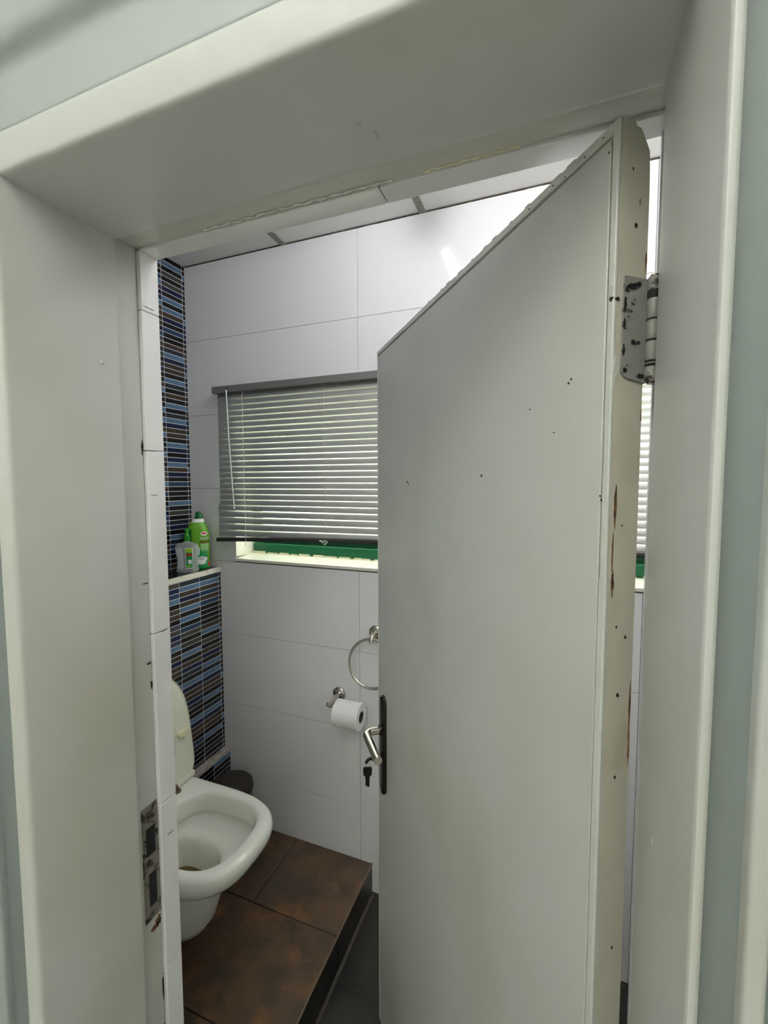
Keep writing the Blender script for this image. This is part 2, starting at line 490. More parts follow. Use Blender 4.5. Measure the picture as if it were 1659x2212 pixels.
ph = rpoly([(0.346, SZ, .006), (0.500, SZ, .008), (0.506, SZ + .012, .005), (0.5455, SZ + .013, .002), (0.5455, SZ + .05, 0), (0.356, SZ + .05, 0), (0.350, SZ + .046, .003), (0.340, SZ + .040, .006)])
t3 = prism('trim_3', ph, 'x', JL - 0.02, JR + 0.02, M['frame'], None, True)
tag(t3, 'white painted door head over the opening', 'door frame', kind='structure')
# outer casing beads on the hall side
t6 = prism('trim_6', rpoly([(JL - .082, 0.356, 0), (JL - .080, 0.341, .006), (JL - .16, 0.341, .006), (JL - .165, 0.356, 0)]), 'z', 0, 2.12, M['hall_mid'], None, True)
tag(t6, 'pale outer casing bead beside the latch jamb', 'trim', kind='structure')
t7 = prism('trim_7', rpoly([(JR + .036, 0.356, 0), (JR + .038, 0.343, .004), (JR + .051, 0.343, .004), (JR + .053, 0.356, 0)]), 'z', 0, 2.12, M['frame'], None, True)
tag(t7, 'narrow pale casing bead beside the hinge jamb', 'trim', kind='structure')
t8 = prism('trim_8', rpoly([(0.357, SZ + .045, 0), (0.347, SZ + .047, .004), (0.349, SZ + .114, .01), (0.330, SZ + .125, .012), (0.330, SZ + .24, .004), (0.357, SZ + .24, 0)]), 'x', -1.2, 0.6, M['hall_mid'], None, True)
tag(t8, 'stepped pale casing board above the door head', 'trim', kind='structure')

# glossy thick paint in the head rebate, with a run of drips
box('rebate_paint', JL - .012, JR + .012, 0.510, 0.5452, SZ + 0.0122, SZ + 0.0135, mat('glossy_paint', (206, 205, 196), 0.12, bump=(45, 0.6, 0.004)), t3)
bm = bmesh.new()
tube(bm, [(-0.50 + .006 * k, 0.5415 + .0012 * math.sin(k * 1.3), SZ + .0118 - .0012 * abs(math.sin(k * .7))) for k in range(52)], [0.0016 + 0.0009 * math.sin(k * 1.9) for k in range(52)], 8)
obj('paint_drip', bm, mat('drip_paint', (228, 228, 220), 0.08), t3, True)
bm = bmesh.new()
tube(bm, [(-0.155 + .005 * k, 0.543 + .001 * math.sin(k * 1.7), SZ + .0118) for k in range(24)], [0.0014 + 0.0008 * math.sin(k * 2.1) for k in range(24)], 8)
obj('paint_drip', bm, M['putty'], t3, True)
# wear on the frame (paint chips, screws, knocks)
def patch(name, fn, cu, cv, w, h, m, parent, seed=0, jag=0.35, n=14, off=0.0004):
    """thin irregular flake on a surface; fn(u,v,offset)->xyz"""
    r = random.Random(seed)
    bm = bmesh.new()
    o0 = []; o1 = []
    for k in range(n):
        a = 2 * math.pi * k / n
        s = 1 - jag * r.random()
        o0.append(bm.verts.new(fn(cu + w / 2 * s * math.cos(a), cv + h / 2 * s * math.sin(a), off)))
        o1.append(bm.verts.new(fn(cu + w / 2 * s * math.cos(a), cv + h / 2 * s * math.sin(a), -0.0006)))
    bm.faces.new(o0); bm.faces.new(o1[::-1])
    for k in range(n):
        bm.faces.new((o0[k], o0[(k + 1) % n], o1[(k + 1) % n], o1[k]))
    return obj(name, bm, m, parent)
F_left = lambda u, v, o: (JL - 0.0133 + o, u, v)
F_lstop = lambda u, v, o: (JL + o, u, v)
F_rev = lambda u, v, o: (JL - 0.006 + o, u, v)
F_sof = lambda u, v, o: (u, v, SZ - o)
F_reb = lambda u, v, o: (u, v, SZ + .013 - o)
F_rs = lambda u, v, o: (JR - o, u, v)
# strike plate (two boxes of one lock)
sp = box('strike_plate', JL - 0.016, JL - 0.0118, 0.512, 0.5445, 0.852, 1.062, M['strike'], t1, 0.0008)
for (y0, y1, z0, z1) in ((0.519, 0.537, 0.972, 1.022), (0.522, 0.537, 0.878, 0.938)):
    box('latch_hole', JL - 0.014, JL - 0.0114, y0, y1, z0, z1, M['black'], sp)
for zz in (1.048, 0.955, 0.862):
    bm = bmesh.new(); lathe(bm, [(0.0042, 0), (0.0042, 0.0012), (0.002, 0.0014)], seg=14)
    o = obj('screw_head', bm, M['hinge_metal'], sp); o.rotation_euler = (0, math.pi / 2, 0); o.location = (JL - 0.0119, 0.527, zz)
for i, (y, zz, w, h, mm) in enumerate([(0.538, 0.838, .014, .024, 'wood'), (0.530, 0.832, .020, .014, 'wood'), (0.5415, 0.90, .006, .09, 'hole'), (0.514, 0.95, .004, .20, 'hole'), (0.541, 1.045, .006, .03, 'hole'),
                                       (0.543, 0.70, .003, .05, 'hole'), (0.543, 0.62, .003, .03, 'hole'), (0.540, 1.31, .010, .004, 'hole'), (0.538, 1.45, .016, .0025, 'hole'), (0.543, 1.27, .004, .02, 'hole'), (0.5425, 1.68, .004, .03, 'hole')]):
    patch('paint_chip', F_left, y, zz, w, h, M[mm], t1, 40 + i, 0.5, off=0.0012 if mm == 'wood' else 0.0006)
bm = bmesh.new(); lathe(bm, [(0.0035, 0), (0.003, 0.001), (0.0015, 0.0016)], seg=14)
o = obj('paint_bump', bm, M['frame'], t1, True); o.rotation_euler = (0, math.pi / 2, 0); o.location = (JL - 0.0004, 0.468, 1.80)
for i, (y, zz, w, h) in enumerate([(0.558, 1.912, .03, .002), (0.556, 1.60, .02, .0016), (0.566, 1.36, .018, .0016), (0.565, 0.985, .02, .0016)]):
    patch('crack_line', F_rev, y, zz, w, h, M['dirt'], wf, 80 + i, 0.6)
for i, (x, y, w, h) in enumerate([(-0.53, 0.527, .010, .0035), (-0.39, 0.538, .007, .004), (-0.365, 0.539, .007, .003), (-0.24, 0.538, .009, .003), (-0.29, 0.537, .005, .004), (-0.31, 0.532, .004, .003), (-0.17, 0.539, .014, .002), (-0.12, 0.536, .008, .002), (-0.585, 0.542, .02, .004)]):
    patch('paint_chip', F_reb, x, y, w, h, M['dirt'], t3, 120 + i, 0.5)
for i, (x, y, w, h) in enumerate([(-0.51, 0.462, .006, .003), (-0.195, 0.436, .006, .004), (-0.182, 0.455, .002, .016)]):
    patch('paint_bump', F_sof, x, y, w, h, M['frame_in'], t3, 140 + i, 0.3, off=0.002)
for i, (y, zz, w, h) in enumerate([(0.43, 1.30, .0012, .008)]):
    patch('paint_bump', F_rs, y, zz, w, h, M['frame_in'], t2, 160 + i, 0.3, off=0.0007)

# ---------------------------------------------------------------- hall behind the camera
HX0, HX1, HY = -1.5, 0.95, -1.45
hf = box('floor_hall', HX0, HX1, HY, 0.36, -0.08, 0.0, M['hall_floor']); tag(hf, 'pale hall floor outside the doorway', 'floor', kind='structure')
hc = box('ceiling_hall', HX0, HX1, HY, 0.36, 2.6, 2.68, M['ceil']); tag(hc, 'white hall ceiling outside the doorway', 'ceiling', kind='structure')
hl = box('wall_hall_left', HX0 - .08, HX0, HY, 0.36, 0, 2.7, M['hall_side']); tag(hl, 'pale hall wall on the latch side', 'wall', kind='structure')
hr = box('wall_hall_right', HX1, HX1 + .08, HY, 0.36, 0, 2.7, M['hall_side']); tag(hr, 'pale hall wall on the hinge side', 'wall', kind='structure')
hb = box('wall_hall_back', HX0, HX1, HY - .08, HY, 0, 2.7, M['hall_side']); tag(hb, 'pale hall wall facing the doorway', 'wall', kind='structure')
lh = empty('hall_fill_pendant', (-0.25, -0.70, 2.6)); tag(lh, 'white bowl uplighter added in the unseen hall for soft fill light', 'lamp')  # added out of view: bounces soft fill off the hall ceiling
obj('canopy', lathe(bmesh.new(), [(0.05, -0.02), (0.05, 0.0)], seg=28), M['lamp_body'], lh)
for k in range(3):
    a = 2 * math.pi * k / 3
    bm = bmesh.new(); tube(bm, [(0.03 * math.cos(a), 0.03 * math.sin(a), -0.015), (0.175 * math.cos(a), 0.175 * math.sin(a), -0.305)], 0.002, 6); obj('hanging_rod', bm, M['steel'], lh, True)
obj('glass_bowl', lathe(bmesh.new(), [(0.03, -0.385), (0.10, -0.37), (0.16, -0.335), (0.185, -0.30), (0.18, -0.298), (0.155, -0.33), (0.10, -0.362), (0.03, -0.376)], seg=40), M['bowl_glass'], lh, True, 60)
obj('light_disc', lathe(bmesh.new(), [(0.135, -0.335), (0.135, -0.330)], seg=32), M['hall_fill'], lh)

# ---------------------------------------------------------------- ceiling tube in the bathroom and an added fill batten
def batten(x, label, glow):
    lt = empty('ceiling_tube_lamp', (x, 1.0, ZC - 0.004)); tag(lt, label, 'lamp', 'ceiling battens in the toilet room')
    box('lamp_body', -0.03, 0.03, -0.31, 0.31, -0.012, -0.0005, M['lamp_body'], lt, 0.003)
    obj('lamp_tube', tube(bmesh.new(), [(0, -0.30, -0.022), (0, 0.30, -0.022)], 0.0085, 16), glow, lt, True, 40)
    for s in (-1, 1):
        box('tube_holder', -0.012, 0.012, s * 0.305 - .006, s * 0.305 + .006, -0.034, -0.010, M['lamp_body'], lt, 0.002)
batten(-0.405, 'white fluorescent batten whose reflection shows in the wall tiles', M['tube'])
batten(0.42, 'white fluorescent batten added unseen behind the open door as fill light', M['tube_fill'])  # added lamp hidden by the door, lifts the lower back wall

# ---------------------------------------------------------------- window
w1 = empty('window_1', (WX0, YB, WZ0)); tag(w1, 'green framed window in a white tiled recess', 'window', kind='structure')
def W(name, x0, x1, y0, y1, z0, z1, m, par=None, bev=0.0):
    return box(name, x0 - WX0, x1 - WX0, y0 - YB, y1 - YB, z0 - WZ0, z1 - WZ0, m, par or w1, bev)
# sloping sill tiles
for i, (a, b) in enumerate(((WX0, -0.665), (-0.665, -0.05), (-0.05, WX1))):
    prism('sill_tile', [(-0.003, 0.001), (-0.003, 0.0115), (0.0, 0.0135), (0.125, 0.024), (0.125, 0.0)], 'x', a - WX0 + .0008, b - WX0 - .0008, M['sill'], w1)
W('sill_grout', WX0, WX1, YB - 0.001, YB + .01, WZ0 - 0.003, WZ0 + 0.001, M['dirt'])
W('reveal_tile', WX0 - .001, WX0 + .007, YB - .002, YB + .125, WZ0 + .02, WZ1, M['sill'])
W('reveal_tile', WX1 - .007, WX1 + .001, YB - .002, YB + .125, WZ0 + .02, WZ1, M['sill'])
W('reveal_tile', WX0, WX1, YB - .002, YB + .125, WZ1 - .007, WZ1 + .001, M['sill'])
yf = YB + 0.105
W('frame_bottom', WX0 + .014, WX1 - .014, yf, yf + .03, WZ0 + .024, WZ0 + .066, M['green'], None, 0.002)
W('sash_rail', WX0 + .02, WX1 - .02, yf + .03, yf + .05, WZ0 + .06, WZ0 + .135, M['green_dk'], None, 0.002)
W('frame_top', WX0 + .014, WX1 - .014, yf, yf + .03, WZ1 - .05, WZ1 - .008, M['green'], None, 0.002)
for x in (WX0 + .014, -0.345, WX1 - .05):
    W('frame_post', x, x + .034, yf + .004, yf + .03, WZ0 + .03, WZ1 - .03, M['green'], None, 0.002)
for a, b in ((WX0 + .04, -0.34), (-0.315, WX1 - .04)):
    W('pane', a, b, yf + .034, yf + .038, WZ0 + .12, WZ1 - .04, M['glass'])
x = WX0 + 0.016
k = 0
while x < 0.4:
    w = rnd.uniform(0.02, 0.07)
    W('putty', x, x + w, yf - .006, yf + .004, WZ0 + .020, WZ0 + rnd.uniform(.026, .031), M['putty'])
    x += w + rnd.choice((0.004, 0.012, 0.02)); k += 1
patch('putty', lambda u, v, o: (u, yf - YB + .003 - o, v), 0.021, 0.058, .016, .028, M['putty'], w1, 5)

# ---------------------------------------------------------------- venetian blind
BX0, BX1, BY = -1.312, 0.655, 1.458
bl = empty('venetian_blind', (BX0, BY, 2.015)); tag(bl, 'grey aluminium venetian blind lowered over the window', 'blind')
def Bz(z): return z - 2.015
hrail = box('head_rail', 0, BX1 - BX0, -0.012, 0.036, Bz(1.988), 0, M['rail'], bl, 0.0015)
# curved slat mesh
def slat_mesh(name, x0, x1, drop):
    bm = bmesh.new()
    nseg, nx = 6, 16
    ang = math.radians(74)
    W2, T = 0.0128, 0.0003
    rows = []
    for side in (0, 1):
        grid = []
        for i in range(nx + 1):
            x = x0 + (x1 - x0) * i / nx
            col = []
            for k in range(nseg + 1):
                t = -1 + 2 * k / nseg
                u = t * W2
                c = 0.0022 * (1 - t * t) + (T if side else -T)
                y = -(u * math.cos(ang)) - c * math.sin(ang)
                zz = -(u * math.sin(ang)) * -1 - c * math.cos(ang) * -0.0
                # room edge low, window edge high
                col.append(bm.verts.new((x, -u * math.cos(ang) - c * math.sin(ang), -u * math.sin(ang) + c * math.cos(ang) + drop * (1 - i / nx) ** 2)))
            grid.append(col)
        rows.append(grid)
    for s, grid in enumerate(rows):
        for i in range(nx):
            for k in range(nseg):
                bm.faces.new((grid[i][k], grid[i + 1][k], grid[i + 1][k + 1], grid[i][k + 1]))
    for i in range(nx):
        for k in (0, nseg):
            bm.faces.new((rows[0][i][k], rows[0][i + 1][k], rows[1][i + 1][k], rows[1][i][k]))
    return bm
NS, P0, PB = 25, 1.9775, 0.0229
first = None; low = None
for i in range(NS):
    z = P0 - PB * i
    if i < NS - 5:
        if first is None:
            first = obj('slat', slat_mesh('slat', 0.012, BX1 - BX0 - .004, 0), M['slat'], bl, True, 40); o = first
        else:
            o = bpy.data.objects.new('slat', first.data); link(o, bl)
        o.rotation_euler = (rnd.uniform(-.035, .035), 0, 0)
    else:
        kk = i - (NS - 5)
        o = obj('slat', slat_mesh('slat', 0.002 + rnd.uniform(-.002, .002), BX1 - BX0 - .012, -0.004 * kk), M['slat'], bl, True, 40)
        z -= 0.002 * kk * 0.2
    o.location = (0, 0.012, Bz(z))
# bottom rail, sagging to the left
bm = bmesh.new()
rings = []
L = BX1 - BX0
for i in range(25):
    x = -0.002 + (L - 0.01) * i / 24
    s = -0.026 * max(0, 1 - i / 13.0) ** 2
    z0 = Bz(1.4105) + s
    rings.append([(x, y, z0 + dz) for (y, dz) in ((-.002, -.010), (.026, -.010), (.028, -.006), (.028, .004), (.026, .006), (-.002, .006), (-.005, .002), (-.005, -.006))])
loft(bm, rings)
obj('bottom_rail', bm, M['brail'], bl, True, 30)
# ladder cords
def ladder(x, wig):
    bm = bmesh.new()
    pts = []
    n = 90
    for i in range(n + 1):
        z = Bz(1.99) + (Bz(1.40) - Bz(1.99)) * i / n
        pts.append((x + wig * math.sin(i * 1.6) * .6, -0.004 - 0.002 * math.cos(i * 1.6), z))
    tube(bm, pts, 0.0011 if wig > 0.0015 else 0.0006, 6)
    return obj('ladder_cord', bm, M['cord'], bl, True)
ladder(-1.164 - BX0, 0.0022); ladder(-0.795 - BX0, 0.0006); ladder(-0.10 - BX0, 0.0006); ladder(0.45 - BX0, 0.0006)
bm = bmesh.new(); tube(bm, [(-1.228 - BX0, -0.022, Bz(1.995)), (-1.222 - BX0, -0.021, Bz(1.80)), (-1.206 - BX0, -0.018, Bz(1.515))], 0.0032, 6)
obj('tilt_wand', bm, M['wand'], bl, True, 60)
bm = bmesh.new(); tube(bm, arc([(-1.228 - BX0, -0.012, Bz(2.0)), (-1.228 - BX0, -0.024, Bz(2.004)), (-1.228 - BX0, -0.022, Bz(1.985))], 4, .006), 0.002, 6)
obj('wand_hook', bm, M['plate'], bl, True)
bm = bmesh.new()
pts = [(-0.80 - BX0 + .012 * math.sin(a * 0.9) + .006 * math.sin(2.3 * a), -0.008 + 0.004 * math.cos(a * 1.7), Bz(1.394) + 0.008 * math.cos(a * 1.3)) for a in [k * 0.35 for k in range(30)]]
tube(bm, pts, 0.0012, 6); obj('cord_knot', bm, M['cord'], bl, True)
bm = bmesh.new(); tube(bm, [(-1.162 - BX0, -0.005, Bz(1.392)), (-1.160 - BX0, -0.009, Bz(1.382)), (-1.163 - BX0, -0.007, Bz(1.366))], 0.001, 6); obj('cord_end', bm, M['cord'], bl, True)

# ---------------------------------------------------------------- door leaf (local: x along door, +y hall side, z up)
DA = (0.0555, 0.500)
dr = empty('door_1', (DA[0], DA[1], 0), (0, 0, math.atan2(0.7776, -0.6288)))
tag(dr, 'white painted flush door standing half open into the toilet', 'door', kind='structure')
DW, DT, DZ0, DZ1 = 0.80, 0.040, 0.012, 1.975
obj('door_core', bbox(bmesh.new(), 0.03, DW, -DT, -0.003, DZ0, DZ1, 0.0008), M['door'], dr)
# hinge stile, room side top corner broken away
prism('hinge_stile', [(-0.003, DZ0), (-0.003, DZ1), (-0.019, DZ1), (-0.021, DZ1 - 0.004), (-0.027, DZ1 - 0.005), (-0.034, DZ1 - 0.016), (-0.0385, DZ1 - 0.024), (-0.0395, DZ1 - 0.042), (-DT, DZ1 - 0.06), (-DT, DZ0)], 'x', 0.0, 0.0302, M['door_edge'], dr)
# face board, lipping strips, groove left between them
box('face_panel', 0.0112, DW - 0.006, -0.0032, 0.0, DZ0 + .002, DZ1 - 0.0135, M['door'], dr, 0.0012)
box('lipping', 0.0, 0.0078, -0.0032, 0.0012, DZ0, DZ1, M['lip'], dr, 0.0012)
box('lipping', 0.0078, DW, -0.0032, 0.0008, DZ1 - 0.0105, DZ1, M['lip'], dr, 0.0010)
box('lipping', DW - 0.0045, DW, -0.0032, 0.0004, DZ0, DZ1 - .0105, M['lip'], dr, 0.0010)
bm = bmesh.new()
rg = []
for i in range(40):
    z = 0.62 + (1.52 - 0.62) * i / 39
    e = 0.006 * (1 if i < 22 else 0.4) * (0.6 + 0.4 * math.sin(i * .9)) if 4 < i < 36 else 0.001
    rg.append([(-0.0006, -0.0005, z), (0.0072, 0.0018, z), (0.0078, 0.0006, z), (0.004, -0.002, z), (-0.0004, -0.003 - e, z)])
loft(bm, rg); obj('filler_strip', bm, M['filler'], dr, True, 50)
E_edge = lambda u, v, o: (-o, -u, v)          # u = distance from hall face, v = height
E_face = lambda u, v, o: (u, o, v)
for i, (u, v, w, h, mm) in enumerate([(0.024, 1.877, .004, .006, 'hole'), (0.009, 1.595, .0045, .055, 'wood'), (0.0075, 1.548, .003, .05, 'wood'), (0.0085, 1.515, .005, .034, 'wood'),
                                      (0.038, 1.372, .003, .075, 'wood'), (0.0385, 1.33, .003, .05, 'wood'), (0.0385, 1.845, .0025, .03, 'wood'), (0.039, 1.69, .002, .016, 'wood'),
                                      (0.016, 1.467, .003, .0035, 'hole'), (0.0285, 1.455, .004, .004, 'hole'), (0.021, 1.392, .004, .006, 'hole'), (0.021, 1.30, .004, .005, 'hole'), (0.025, 1.10, .003, .005, 'hole'),
                                      (0.019, 1.575, .002, .004, 'dirt'), (0.018, 1.93, .0012, .004, 'hole'), (0.028, 1.90, .001, .008, 'dirt')]):
    patch('paint_chip', E_edge, u, v, w, h, M[mm], dr, 200 + i, 0.5)
for i, (u, v, w, h) in enumerate([(0.013, 1.950, .0015, .003), (0.02, 1.969, .002, .0016), (0.045, 1.967, .002, .0016), (0.075, 1.966, .002, .0016), (0.095, 1.969, .003, .002), (0.14, 1.968, .003, .002),
                                  (0.058, 1.737, .003, .003), (0.062, 1.733, .003, .003), (0.132, 1.715, .003, .002), (0.085, 1.68, .004, .0015), (0.25, 1.631, .006, .004), (0.572, 1.622, .008, .005), (0.565, 1.618, .006, .004), (0.0095, 1.602, .0015, .003), (0.011, 1.606, .0015, .002)]):
    patch('face_mark', E_face, u, v, w, h, M['hole'], dr, 260 + i, 0.4, off=0.0005 if v < 1.96 else 0.0012)
# top edge chipping
bm = bmesh.new()
x = 0.06
while x < 0.5:
    w = rnd.uniform(0.004, 0.016)
    bbox(bm, x, x + w, -0.006, 0.0012, DZ1 - .001, DZ1 + rnd.uniform(.0002, .0008))
    x += w + rnd.uniform(0.01, 0.05)
obj('top_edge_flakes', bm, M['lip'], dr)
# hinge (part of the door)
hg = empty('hinge', (0, 0, 0)); hg.parent = dr
prism('hinge_leaf', rpoly([(-0.0095, 1.727, .008), (-0.0095, 1.826, .002), (-0.041, 1.826, 0), (-0.041, 1.722, 0)]), 'x', -0.0022, 0.0006, M['hinge'], hg)
kx, ky = -0.0065, -0.0435
for i in range(5):
    z0 = 1.722 + i * 0.0212
    bm = bmesh.new(); lathe(bm, [(0.0052, z0 + .0006), (0.0058, z0 + .0014), (0.0058, z0 + .0196), (0.0052, z0 + .0204)], kx, ky, 18)
    obj('hinge_knuckle', bm, M['hinge'], hg, True, 50)
bm = bmesh.new(); lathe(bm, [(0.004, 1.721), (0.004, 1.829)], kx, ky, 14); obj('hinge_pin', bm, M['hinge_metal'], hg, True, 50)
for (u, v) in ((0.022, 1.803), (0.0145, 1.786), (0.0155, 1.738)):
    bm = bmesh.new(); lathe(bm, [(0.0034, 0), (0.0034, 0.0008), (0.002, 0.001)], seg=14)
    o = obj('screw_head', bm, M['hinge'], hg); o.rotation_euler = (0, -math.pi / 2, 0); o.location = (-0.0021, -u, v)
for i, (u, v, w, h) in enumerate([(0.020, 1.8165, .016, .007), (0.028, 1.819, .008, .006), (0.013, 1.8125, .006, .006), (0.011, 1.798, .003, .02), (0.0105, 1.779, .003, .012), (0.0105, 1.752, .003, .016), (0.022, 1.762, .0052, .0062), (0.030, 1.762, .003, .004), (0.0125, 1.7335, .006, .006), (0.033, 1.729, .010, .006), (0.0145, 1.786, .0022, .003), (0.0155, 1.738, .0022, .0026), (0.022, 1.803, .0016, .003)]):
    patch('paint_chip', lambda u, v, o: (-0.0024 - o, -u, v), u, v, w, h, M['black'], hg, 300 + i, 0.55, off=0.0009)
for i, (v, h) in enumerate([(1.8095, .008), (1.785, .0012), (1.7645, .0016), (1.7435, .0016), (1.7395, .003)]):
    bm = bmesh.new(); lathe(bm, [(0.0061, v - h / 2), (0.0061, v + h / 2)], kx, ky, 18); obj('knuckle_gap', bm, M['black'], hg)
patch('paint_chip', lambda u, v, o: (u, 0.0013 + o, v), 0.0045, 1.811, .006, .012, M['filler'], dr, 340, 0.5)
patch('paint_chip', lambda u, v, o: (u, 0.0013 + o, v), 0.0030, 1.8035, .006, .005, M['hole'], dr, 341, 0.6, off=0.0008)
patch('paint_chip', E_edge, 0.003, 1.803, .008, .005, M['hole'], dr, 350, 0.6, off=0.0012)
patch('filler_patch', E_edge, 0.004, 1.738, .009, .03, M['filler'], dr, 371, 0.4, off=0.0016)
# frame half of the hinge
fl_ = box('hinge_leaf', JR + 0.006, JR + 0.0145, 0.5012, 0.5445, 1.724, 1.826, M['hinge'], t2)

# lever handle with back plate
hd = empty('handle', (0.745, 0, 0)); hd.parent = dr
pp = []
for k in range(17):
    a = math.pi * k / 16
    pp.append((0.0205 * math.cos(a), 1.020 + 0.020 * math.sin(a)))
for k in range(17):
    a = math.pi + math.pi * k / 16
    pp.append((0.0205 * math.cos(a), 0.785 + 0.024 * math.sin(a)))
bm = bmesh.new()
loft(bm, [[(x, 0.0, z) for x, z in pp], [(x, 0.006, z) for x, z in pp], [(x * .86, 0.0092, 0.9025 + (z - 0.9025) * .985) for x, z in pp], [(x * .55, 0.0105, 0.9025 + (z - 0.9025) * .96) for x, z in pp]])
obj('back_plate', bm, M['plate'], hd, True, 40)
bm = bmesh.new()
tube(bm, arc([(0, 0.008, 0.945), (0, 0.054, 0.945), (-0.122, 0.056, 0.941)], 8, 0.018), 0.0104, 20)
obj('lever', bm, M['steel'], hd, True, 50)
bm = bmesh.new(); lathe(bm, [(0.0135, 0), (0.0135, .006), (0.012, .008)], seg=22); o = obj('lever_collar', bm, M['plate'], hd, True, 40); o.rotation_euler = (-math.pi / 2, 0, 0); o.location = (0, 0.009, 0.945)
bm = bmesh.new(); lathe(bm, [(0.0075, 0), (0.0075, .0025)], seg=20); o = obj('keyhole_ring', bm, M['plate'], hd); o.rotation_euler = (-math.pi / 2, 0, 0); o.location = (0, 0.0095, 0.868)
for zz in (1.022, 0.783):
    bm = bmesh.new(); lathe(bm, [(0.004, 0), (0.0035, .0015)], seg=14); o = obj('plate_screw', bm, M['plate'], hd); o.rotation_euler = (-math.pi / 2, 0, 0); o.location = (0, 0.0100, zz)

# keys
def dworld(u, y, z):
    return (DA[0] - 0.6288 * u - 0.7776 * y, DA[1] + 0.7776 * u - 0.6288 * y, z)
ks = empty('key_bunch', dworld(0.745, 0.011, 0.868), (0, 0, math.atan2(0.7776, -0.6288)))
tag(ks, 'dark keys hanging from the lock below the lever handle', 'keys')
bm = bmesh.new(); tube(bm, [(0, -0.004, 0), (0, 0.012, 0.0005)], 0.0035, 10)
bbox(bm, -0.0016, 0.0016, 0.010, 0.026, -0.007, 0.006, 0.0008)
obj('lock_key', bm, M['key'], ks, True, 40)
bm = bmesh.new(); tube(bm, arc([(0, 0.024, 0.001), (0, 0.038, -0.001), (0, 0.0415, -0.010)], 5, .008), 0.0042, 10); obj('key_bow', bm, M['key'], ks, True, 40)
bm = bmesh.new(); tube(bm, [(0.0005 * math.sin(a), 0.037 + 0.0045 * math.cos(a), -0.013 + 0.0085 * math.sin(a)) for a in [2 * math.pi * k / 18 for k in range(18)]], 0.0009, 6, closed=True); obj('split_ring', bm, M['steel'], ks, True)
kk = prism('hanging_key', rpoly([(-0.011, -0.022, .003), (0.011, -0.022, .003), (0.0125, -0.030, .003), (0.0115, -0.044, .003), (0.006, -0.049, .001), (0.006, -0.074, 0), (0.004, -0.077, 0), (0.002, -0.073, 0), (0, -0.078, 0), (-0.005, -0.078, 0), (-0.006, -0.049, .001), (-0.0115, -0.044, .003), (-0.0125, -0.030, .003)]), 'y', -0.0014, 0.0014, M['key'], ks)
kk.location = (0.0, 0.0375, 0.0); kk.rotation_euler = (0, 0, math.radians(75))

# ---------------------------------------------------------------- toilet
TY = 1.022
def dring(z, xb, xf, hw, eb=7, ef=3.0, n=72):
    xc = xb + (xf - xb) * 0.48
    out = []
    for k in range(n):
        a = 2 * math.pi * k / n
        c, s = math.cos(a), math.sin(a)
        e = ef if c >= 0 else eb
        ax = (xf - xc) if c >= 0 else (xc - xb)
        out.append((xc + ax * math.copysign(abs(c) ** (2 / e), c), TY + hw * math.copysign(abs(s) ** (2 / e), s), z))
    return out
tl = empty('toilet', (0, 0, 0)); tag(tl, 'white wall hung toilet with raised seat on the platform', 'toilet')
bm = bmesh.new()
R_ = [(0.285, -1.13, -1.01, .036, 3, 2.4), (0.292, -1.145, -0.998, .044, 3, 2.4), (0.33, -1.155, -0.985, .052, 3, 2.5), (0.385, -1.160, -0.972, .060, 3, 2.6), (0.402, -1.162, -0.966, .064, 3, 2.6), (0.412, -1.163, -0.956, .071, 3, 2.6), (0.419, -1.164, -0.935, .086, 3, 2.6), (0.427, -1.165, -0.900, .112, 3.2, 2.7), (0.440, -1.166, -0.866, .136, 3.3, 2.8),
      (0.455, -1.168, -0.850, .147, 3.4, 2.9), (0.463, -1.168, -0.850, .147, 3.4, 2.9), (0.464, -1.160, -0.862, .137, 3.4, 2.9), (0.474, -1.158, -0.864, .1345, 3.4, 2.9), (0.505, -1.156, -0.860, .137, 3.4, 2.9), (0.522, -1.158, -0.857, .1395, 3.4, 2.9), (0.529, -1.160, -0.851, .144, 3.4, 2.9), (0.532, -1.164, -0.843, .150, 3.4, 2.9),
      (0.532, -1.304, -0.822, .170, 8, 3.0), (0.529, -1.307, -0.812, .177, 8, 3.0), (0.522, -1.309, -0.806, .181, 8, 3.0), (0.508, -1.309, -0.803, .183, 8, 3.0), (0.49, -1.309, -0.806, 0.182, 8, 3), (0.475, -1.309, -0.814, 0.179, 8, 2.9), (0.458, -1.309, -0.828, 0.173, 8, 2.8), (0.442, -1.309, -0.848, 0.165, 8, 2.7), (0.425, -1.309, -0.874, 0.152, 8, 2.6), (0.41, -1.309, -0.902, 0.138, 8, 2.5), (0.398, -1.309, -0.925, 0.124, 8, 2.4), (0.39, -1.309, -0.938, 0.114, 8, 2.4), (0.384, -1.309, -0.945, 0.108, 8, 2.4), (0.376, -1.309, -0.948, 0.104, 8, 2.4), (0.3, -1.309, -0.965, 0.1, 8, 2.4), (0.22, -1.309, -0.99, 0.096, 8, 2.4), (0.195, -1.309, -1.005, 0.09, 8, 2.4), (0.186, -1.309, -1.03, 0.08, 8, 2.4)]
loft(bm, [dring(*r) for r in R_])
obj('bowl', bm, M['ceramic'], tl, True, 60)
obj('water', loft(bmesh.new(), [dring(0.318, -1.154, -0.986, .0505, 3, 2.5), dring(0.321, -1.154, -0.986, .0508, 3, 2.5)]), M['water'], tl)
